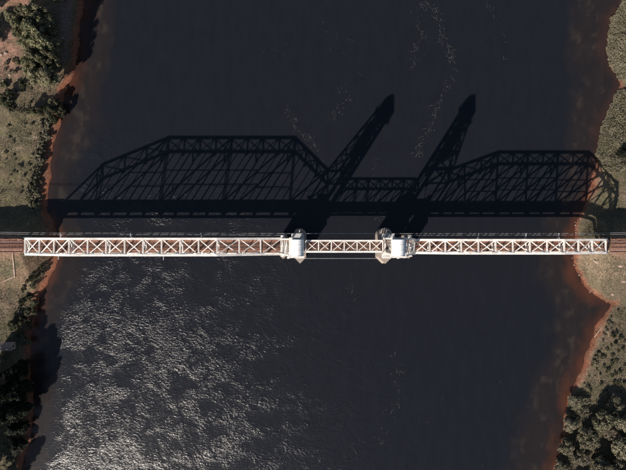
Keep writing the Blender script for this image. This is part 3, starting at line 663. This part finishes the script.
for x, y, s, w in [(32,303,.8,'nearest the bridge on the lower left shore'),(28,312,.9,'second down the lower left shore'),(20,321,.85,'inland on the lower left bank'),(9,326,.9,'at the left edge above the hut'),(26,325,.8,'on the lower left shore above the hut'),(18,335,.8,'just above and right of the hut'),(24,342,.8,'right of the hut by the shore'),(3,358,.8,'below the hut at the left edge')]:
    tree('mid', x, y, s, 'olive bushy small tree ' + w, 'small trees around the hut', zs=0.9)
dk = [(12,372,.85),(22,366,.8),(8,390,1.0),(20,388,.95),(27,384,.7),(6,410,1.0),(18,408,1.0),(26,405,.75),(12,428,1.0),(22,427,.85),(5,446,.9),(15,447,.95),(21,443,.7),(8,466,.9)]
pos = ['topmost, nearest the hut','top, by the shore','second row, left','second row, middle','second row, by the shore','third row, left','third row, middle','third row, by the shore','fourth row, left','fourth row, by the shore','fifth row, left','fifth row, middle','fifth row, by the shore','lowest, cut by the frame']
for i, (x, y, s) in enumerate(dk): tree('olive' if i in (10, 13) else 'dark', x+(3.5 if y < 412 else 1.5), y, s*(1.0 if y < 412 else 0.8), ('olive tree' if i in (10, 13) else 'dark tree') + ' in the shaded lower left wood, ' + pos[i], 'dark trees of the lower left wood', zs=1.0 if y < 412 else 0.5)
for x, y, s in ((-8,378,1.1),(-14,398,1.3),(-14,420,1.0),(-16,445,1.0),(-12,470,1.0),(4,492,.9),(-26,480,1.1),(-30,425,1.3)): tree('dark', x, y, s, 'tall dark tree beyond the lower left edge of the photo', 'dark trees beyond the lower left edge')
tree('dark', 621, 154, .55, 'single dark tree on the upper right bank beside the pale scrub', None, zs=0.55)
for x, y, s, w in [(603,421,.95,'between the two dark gaps'),(617,406,.75,'at the top right'),(625,424,.9,'at the right edge, upper'),(589,439,.9,'left of the lower gap'),(623,448,.95,'at the right edge, lower'),(577,403,.6,'top left corner by the shore'),(570,424,.6,'on the shore, upper'),(566,447,.65,'on the shore, middle'),
          (580,458,.7,'near the shore above the bottom edge'),(600,467,.9,'at the bottom edge, middle'),(561,466,.6,'on the shore at the bottom edge'),(620,473,.9,'at the lower right corner'),(611,432,.6,'small, beside the lower gap')]:
    tree('pale', x, y, s*1.12, 'pale olive tree, lower right wood, ' + w, 'trees of the lower right wood', zs=0.62 if y < 415 else 1.0)
for x, y, s in ((642,440,1.0),(640,470,1.0),(600,492,1.0),(575,494,.9),(628,494,1.0)): tree('pale', x, y, s, 'pale olive tree beyond the lower right edge of the photo', 'trees beyond the lower right edge')

# shrubs: single low bushes
SHRUB = [crown_mesh('shrub', 300+i, 1.0, 0.15, 1.15, 16, 42, 0.16, M['leaf_mid'])[0] for i in range(4)]
SHRUBO = [crown_mesh('shrub', 340+i, 1.0, 0.15, 1.2, 16, 46, 0.17, M['leaf_pale'])[0] for i in range(4)]
def shrub(xp, yp, s, meshes, label, group):
    p = px(xp, yp, 3.0); z = gz(p.x, p.y); p = px(xp, yp, z+0.5)
    o = link('shrub', R.choice(meshes), None, None, (p.x, p.y, gz(p.x, p.y)-0.05)); o.rotation_euler.z = R.uniform(0, 6.28)
    o.scale = (s*R.uniform(.85, 1.2), s*R.uniform(.85, 1.2), s*R.uniform(.8, 1.15)); tag(o, label, 'shrub', group)
for (a, b) in [(598,352),(602,356),(597,358),(616,332),(613,336),(621,337),(615,343),(612,345),(618,352),(614,357),(611,363),(617,362),(604,366),(624,350),(596,370),(600,374),(608,371),(616,374),(620,371),(615,383),(619,384),(624,383),(612,377),(590,392),(588,388),(602,385),(607,390),(622,392),(625,365),(608,349),(625,342),(606,358)]:
    shrub(a+R.uniform(-1,1), b+R.uniform(-1,1), R.uniform(.55, 1.05), SHRUB, 'small dark round shrub dotted over the grassy right bank', 'dark shrubs dotted over the right bank')
for k in range(46):
    y = 124 + k*1.9; xs_ = np.interp(y, [b for a, b in LS], [a for a, b in LS])
    shrub(xs_ - R.uniform(9, 17), y+R.uniform(-1.5, 1.5), R.uniform(.9, 1.9), SHRUBO if R.random() < .8 else SHRUB, 'low shrub in the hedge-like row above the upper left red beach', 'shrubs along the upper left beach')
for k in range(26):
    y = 262 + k*2.6; xs_ = np.interp(y, [b for a, b in LS], [a for a, b in LS])
    shrub(xs_ - R.uniform(9, 22), y+R.uniform(-2, 2), R.uniform(.6, 1.3), SHRUB if R.random() < .6 else SHRUBO, 'low shrub along the lower left shore below the bridge', 'shrubs along the lower left shore')
for k in range(22):
    shrub(R.uniform(2, 34), R.uniform(52, 128), R.uniform(.6, 1.4), SHRUBO if R.random() < .6 else SHRUB, 'low shrub scattered over the red soil left of the grove', 'shrubs scattered left of the grove')
for k in range(22):
    shrub(R.uniform(1, 30), R.uniform(130, 202), R.uniform(.4, .9), SHRUBO, 'low pale shrub dotted over the straw field at the left edge', 'shrubs dotted over the straw field')
for k in range(20):
    y = R.uniform(308, 385); xs_ = np.interp(y, [b for a, b in RS], [a for a, b in RS])
    shrub(xs_ + R.uniform(8, 14), y, R.uniform(.4, .8), SHRUBO, 'tiny pale shrub at the top of the right beach', 'tiny shrubs above the right beach')

# dense scrub and grass nobody could count
def scatter(n, x0, x1, y0, y1, test):
    x = rng.uniform((x0-313)*PX, (x1-313)*PX, n); y = rng.uniform(-(y1-235)*PX, -(y0-235)*PX, n)
    d, l = inland(x, y); k = test(x, y, d); return x[k], y[k], d[k]
def pxx(x): return x/(PX*0.985)+313
def pyy(y): return 235-y/(PX*0.985)
x, y, d = scatter(190000, 590, 665, -20, 208, lambda x, y, d: (d > 0.3*fbm(x*.5, y*.5, 2)-0.3 + 2.5*sstep(150, 175, pyy(y))) & ((pyy(y) < 78) | (pyy(y) > 88) | (d > 6)) & ((pyy(y) < 165) | (fbm(x*.12, y*.12+3, 3) > 0.38+0.004*(pyy(y)-165))))
x2, y2, d2 = scatter(60000, 545, 600, 396, 500, lambda x, y, d: (d > 0.2) & (d < 7+5*(fbm(x*.2, y*.2, 2)-.5)) & (fbm(x*.25, y*.25+9, 3) > 0.36))
x = np.concatenate([x, x2]); y = np.concatenate([y, y2]); d = np.concatenate([d, d2])
hgt = 0.5+2.3*sstep(0, 5, d)*(0.45+1.1*fbm(x*0.24, y*0.24, 4)-0.3)
cz = ground_z(x, y) + hgt*rng.uniform(0.35, 1.0, len(x)) + 0.35*(fbm(x*1.3, y*1.3, 2)-0.5)
V, F = leaf_quads(np.stack([x, y, cz], -1), 0.25, rng, 0.25)
o = link('scrub', np_mesh('scrub', V, F), M['leaf_pale']); tag(o, 'dense pale olive scrub covering the right bank down to the water', 'scrub', kind='stuff')
def gtest(x, y, d):
    X, Y = pxx(x), pyy(y); q = fbm(x*0.13+60, y*0.13, 3)
    bare = ((X < 24) & (Y > 25) & (Y < 100) & (q < 0.55)) | ((Y < 12) & (X < 100)) | ((X > 58) & (X < 95) & (Y < 92))
    return (d > 2.0+5*np.abs(q-0.42)+1.6*rng.random(len(d))) & ~bare & (np.abs(y-YB) > 4.2) & (q > 0.34)
xa = scatter(60000, -40, 62, -20, 480, gtest); xb_ = scatter(52000, 560, 665, 205, 480, gtest)
x = np.concatenate([xa[0], xb_[0]]); y = np.concatenate([xa[1], xb_[1]])
z = ground_z(x, y) + rng.uniform(0.0, 0.2, len(x))
V, F = leaf_quads(np.stack([x, y, z], -1), 0.20, rng, 0.6)
o = link('grass', np_mesh('grass', V, F), M['grass']); tag(o, 'dry olive grass growing over both river banks', 'grass', kind='stuff')

# ------------------------------------------------------------------ hut, wall, rocks, driftwood
hp = px(5.5, 347, 5.0); hz = gz(hp.x, hp.y)
root = empty('hut', (hp.x, hp.y, hz)); tag(root, 'small hut with a pale tin gable roof at the left edge', 'hut')
b = MB(); b.box(hp.x-2.3, hp.x+2.3, hp.y-1.5, hp.y+1.5, hz-0.4, hz+2.3); b.build('wall', M['hutwall'], root)
for q in (-1, 1):
    b = MB(); b.bar((hp.x-2.7, hp.y+q*0.93, hz+2.68), (hp.x+2.7, hp.y+q*0.93, hz+2.68), 2.15, 0.08, (0, q*0.42, 1)); rf = b.build('roof', M['roof_tin'], root)
    for k in range(14):
        w = MB(); xx = hp.x-2.6+0.4*k; w.bar((xx, hp.y+q*0.02, hz+3.16), (xx, hp.y+q*1.85, hz+2.33), 0.07, 0.06); w.build('roof_rib', M['roof_tin'], rf)
b = MB(); b.bar((hp.x-2.72, hp.y, hz+3.14), (hp.x+2.72, hp.y, hz+3.14), 0.3, 0.1); b.build('ridge_cap', M['roof_tin'], root)
b = MB(); b.box(hp.x-0.5, hp.x+0.5, hp.y-1.56, hp.y-1.5, hz, hz+2.0); b.build('door', M['wood'], root)
b = MB(); b.box(hp.x+2.3, hp.x+2.35, hp.y-0.5, hp.y+0.5, hz+1.0, hz+1.8); b.build('window', M['glass'], root)

pts = [px(15.8, 252.5, 9), px(15.4, 276.5, 5), px(3, 281.5, 4)]
root = empty('drain_wall', (pts[1].x, pts[1].y, 0)); tag(root, 'narrow pale concrete wall bending below the left approach track', 'wall')
for a, b_ in zip(pts[:-1], pts[1:]):
    n = 10
    for k in range(n):
        p = a.lerp(b_, k/n); q = a.lerp(b_, (k+0.96)/n); p.z = gz(p.x, p.y)+0.12; q.z = gz(q.x, q.y)+0.12
        w = MB(); w.bar(p, q, 0.42, 0.6); w.build('block', M['rock'], root)
def rock(xp, yp, s, label, flat=0.5, m='rock', ln=1.0):
    p = px(xp, yp, 3); z = gz(p.x, p.y); rr = random.Random(int(xp*13+yp*7)); b = MB()
    n = 9; V = []; F = []
    for j, (f, zz) in enumerate(((0.85, -0.3), (1.0, 0.15), (0.75, 0.75), (0.3, 1.0))):
        for k in range(n):
            a = 2*math.pi*k/n; r = s*f*rr.uniform(0.75, 1.15); V.append((math.cos(a)*r*ln, math.sin(a)*r, zz*s*flat))
    for j in range(3):
        for k in range(n): F.append((j*n+k, j*n+(k+1)%n, (j+1)*n+(k+1)%n, (j+1)*n+k))
    F.append(tuple(3*n+k for k in range(n)))
    me = bpy.data.meshes.new('rock'); me.from_pydata(V, [], F); o = link('rock', me, M[m], None, (p.x, p.y, z)); o.rotation_euler.z = rr.uniform(-.3, .3)
    tag(o, label, 'rock', 'pale rocks on the banks'); return o
rock(6.5, 53.5, .8, 'larger pale rock on the red soil left of the grove'); rock(2, 55, .6, 'pale rock at the very left edge on the red soil'); rock(10, 75, .7, 'upper of two pale rocks below the red soil'); rock(4, 81, .6, 'lower of two pale rocks below the red soil'); rock(25, 55, .5, 'small pale rock against the grove')
rock(594, 261.5, .8, 'long pale slab lying on the grass below the right end of the bridge', 0.3, 'rock', 2.2); rock(613, 265, .8, 'pale slab below the right approach track', 0.4, 'rock', 1.3); rock(616, 295, .7, 'pale rock above the red inlet on the right bank'); rock(622, 281, .6, 'flat pale slab at the right edge above the inlet', 0.3, 'rock', 2.4)
rock(31.5, 224, .6, 'pale rock lying in the bridge shadow on the left bank', 0.4, 'rock', 0.6); rock(61, 158-10, .5, 'pale rock in the shallows off the upper left beach'); rock(579, 407, .7, 'pale rock among the trees at the lower right shore', 0.4, 'rock', 1.6)
for k in range(45):    # stones along the right shoreline below the bridge
    y_ = R.uniform(206, 296); x_ = np.interp(y_, [b for a, b in RS], [a for a, b in RS]) + R.uniform(1.5, 8)
    o = rock(x_, y_, R.uniform(.15, .38), 'small pale stone strewn along the right beach by the bridge', 0.6); o['group'] = 'stones strewn along the right beach'
p = px(47.5, 137, 1.0); z = gz(p.x, p.y)
b = MB(); b.tube([(p.x-1.7, p.y-0.15, z+0.2), (p.x, p.y+0.1, z+0.25), (p.x+1.6, p.y, gz(p.x+1.6, p.y)+0.2)], 0.3, 8, 0.16); o = b.build('driftwood_log', M['wood']); tag(o, 'pale driftwood log across the upper left red beach', 'log')

a, c = px(595.5, 337.5, 1), px(603, 327, 1); b = MB(); b.tube([(a.x, a.y, gz(a.x, a.y)+0.15), ((a.x+c.x)/2, (a.y+c.y)/2+0.1, gz((a.x+c.x)/2, (a.y+c.y)/2)+0.18), (c.x, c.y, gz(c.x, c.y)+0.15)], 0.24, 8, 0.12); o = b.build('driftwood_log', M['wood']); tag(o, 'long pale driftwood log slanting along the right red beach', 'log')
# drifting foam flecks
def foam_line(P_, n, spread, lo, hi):
    out_ = []
    for k in range(n):
        t = R.random()*(len(P_)-1); i = int(t); f = t-i; a, b = P_[i], P_[i+1]
        cl = R.gauss(0, spread)
        out_.append((a[0]+(b[0]-a[0])*f+cl, a[1]+(b[1]-a[1])*f+R.gauss(0, spread), lo*0.6+(hi-lo)*0.75*R.random()**2.5))
    return out_
FS = 0.55
fl = foam_line([(418,4),(436,8),(444,40),(455,66),(442,95),(430,128),(415,155)], 170, 2.4, .08, .30)
fl += foam_line([(418,8),(420,40),(412,62)], 45, 3.0, .06, .22)
fl += foam_line([(285,105),(297,128),(313,140),(322,160)], 60, 2.2, .07, .28) + foam_line([(340,88),(352,93),(330,120)], 24, 3.5, .08, .3)
fl += foam_line([(372,150),(375,200),(380,225)], 40, 2.6, .06, .2) + foam_line([(390,345),(395,370),(400,395),(372,450)], 60, 3.5, .08, .33)
fl += foam_line([(350,280),(352,290)], 10, 2.5, .1, .35) + foam_line([(100,60),(500,460)], 60, 60, .05, .16) + foam_line([(300,40),(450,300)], 60, 60, .05, .16)
fb = MB()
def fleck(x, y, s):
    if float(inland(np.array([x]), np.array([y]))[0][0]) > -4: return
    n = R.randint(5, 7); a0 = R.uniform(0, 6.28); st = R.uniform(1, 2.2)
    fb.prism([(x+math.cos(a0+6.283*k/n)*s*R.uniform(.6, 1.3), y+math.sin(a0+6.283*k/n)*s*st*R.uniform(.6, 1.3)) for k in range(n)], -0.02, 0.03)
for x_, y_, s_ in fl:
    if R.random() < 0.45: p = px(x_, y_); fleck(p.x, p.y, s_*0.8)
def wisp(P_, n, spread, wid):            # thin curling threads of foam along a current line
    for k in range(n):
        t = R.random()*(len(P_)-1); i = int(t); f = t-i; a, b = P_[i], P_[i+1]
        p = px(a[0]+(b[0]-a[0])*f+R.gauss(0, spread), a[1]+(b[1]-a[1])*f+R.gauss(0, spread))
        ang = math.atan2(-(b[1]-a[1]), b[0]-a[0]) + R.gauss(0, 0.5); m = R.randint(4, 12); st = R.uniform(.2, .42); w = wid*R.uniform(.25, .85)
        for q in range(m):
            ang += R.gauss(0, 0.38); p2 = p + Vector((math.cos(ang), math.sin(ang), 0))*st
            if R.random() < 0.62:
                ww = w*math.sin(math.pi*(q+0.7)/(m+0.4)); fb.bar((p.x, p.y, 0.01), (p2.x, p2.y, 0.01), ww, 0.03, (0,0,1), ww*R.uniform(.6, 1.3), 0.03)
            p = p2
wisp([(418,4),(436,8),(444,40),(455,66),(442,95),(430,128),(415,155)], 95, 2.0, .17)
wisp([(418,8),(420,40),(412,62)], 26, 2.5, .13); wisp([(285,105),(297,128),(313,140),(322,160)], 34, 1.8, .16); wisp([(340,85),(352,93),(330,120)], 12, 3, .16)
wisp([(372,150),(375,200),(380,225)], 24, 2.2, .12); wisp([(390,345),(395,370),(400,395),(372,450)], 22, 3, .16); wisp([(490,0),(498,18),(505,60)], 14, 2, .09)
wisp([(330,10),(350,60)], 10, 8, .1); wisp([(240,20),(300,60)], 8, 12, .08); wisp([(350,275),(355,300)], 6, 3, .2); wisp([(300,300),(520,440)], 24, 40, .09)
o = fb.build('foam', M['foam']); tag(o, 'pale foam flecks drifting in lines on the dark river', 'foam', kind='stuff')
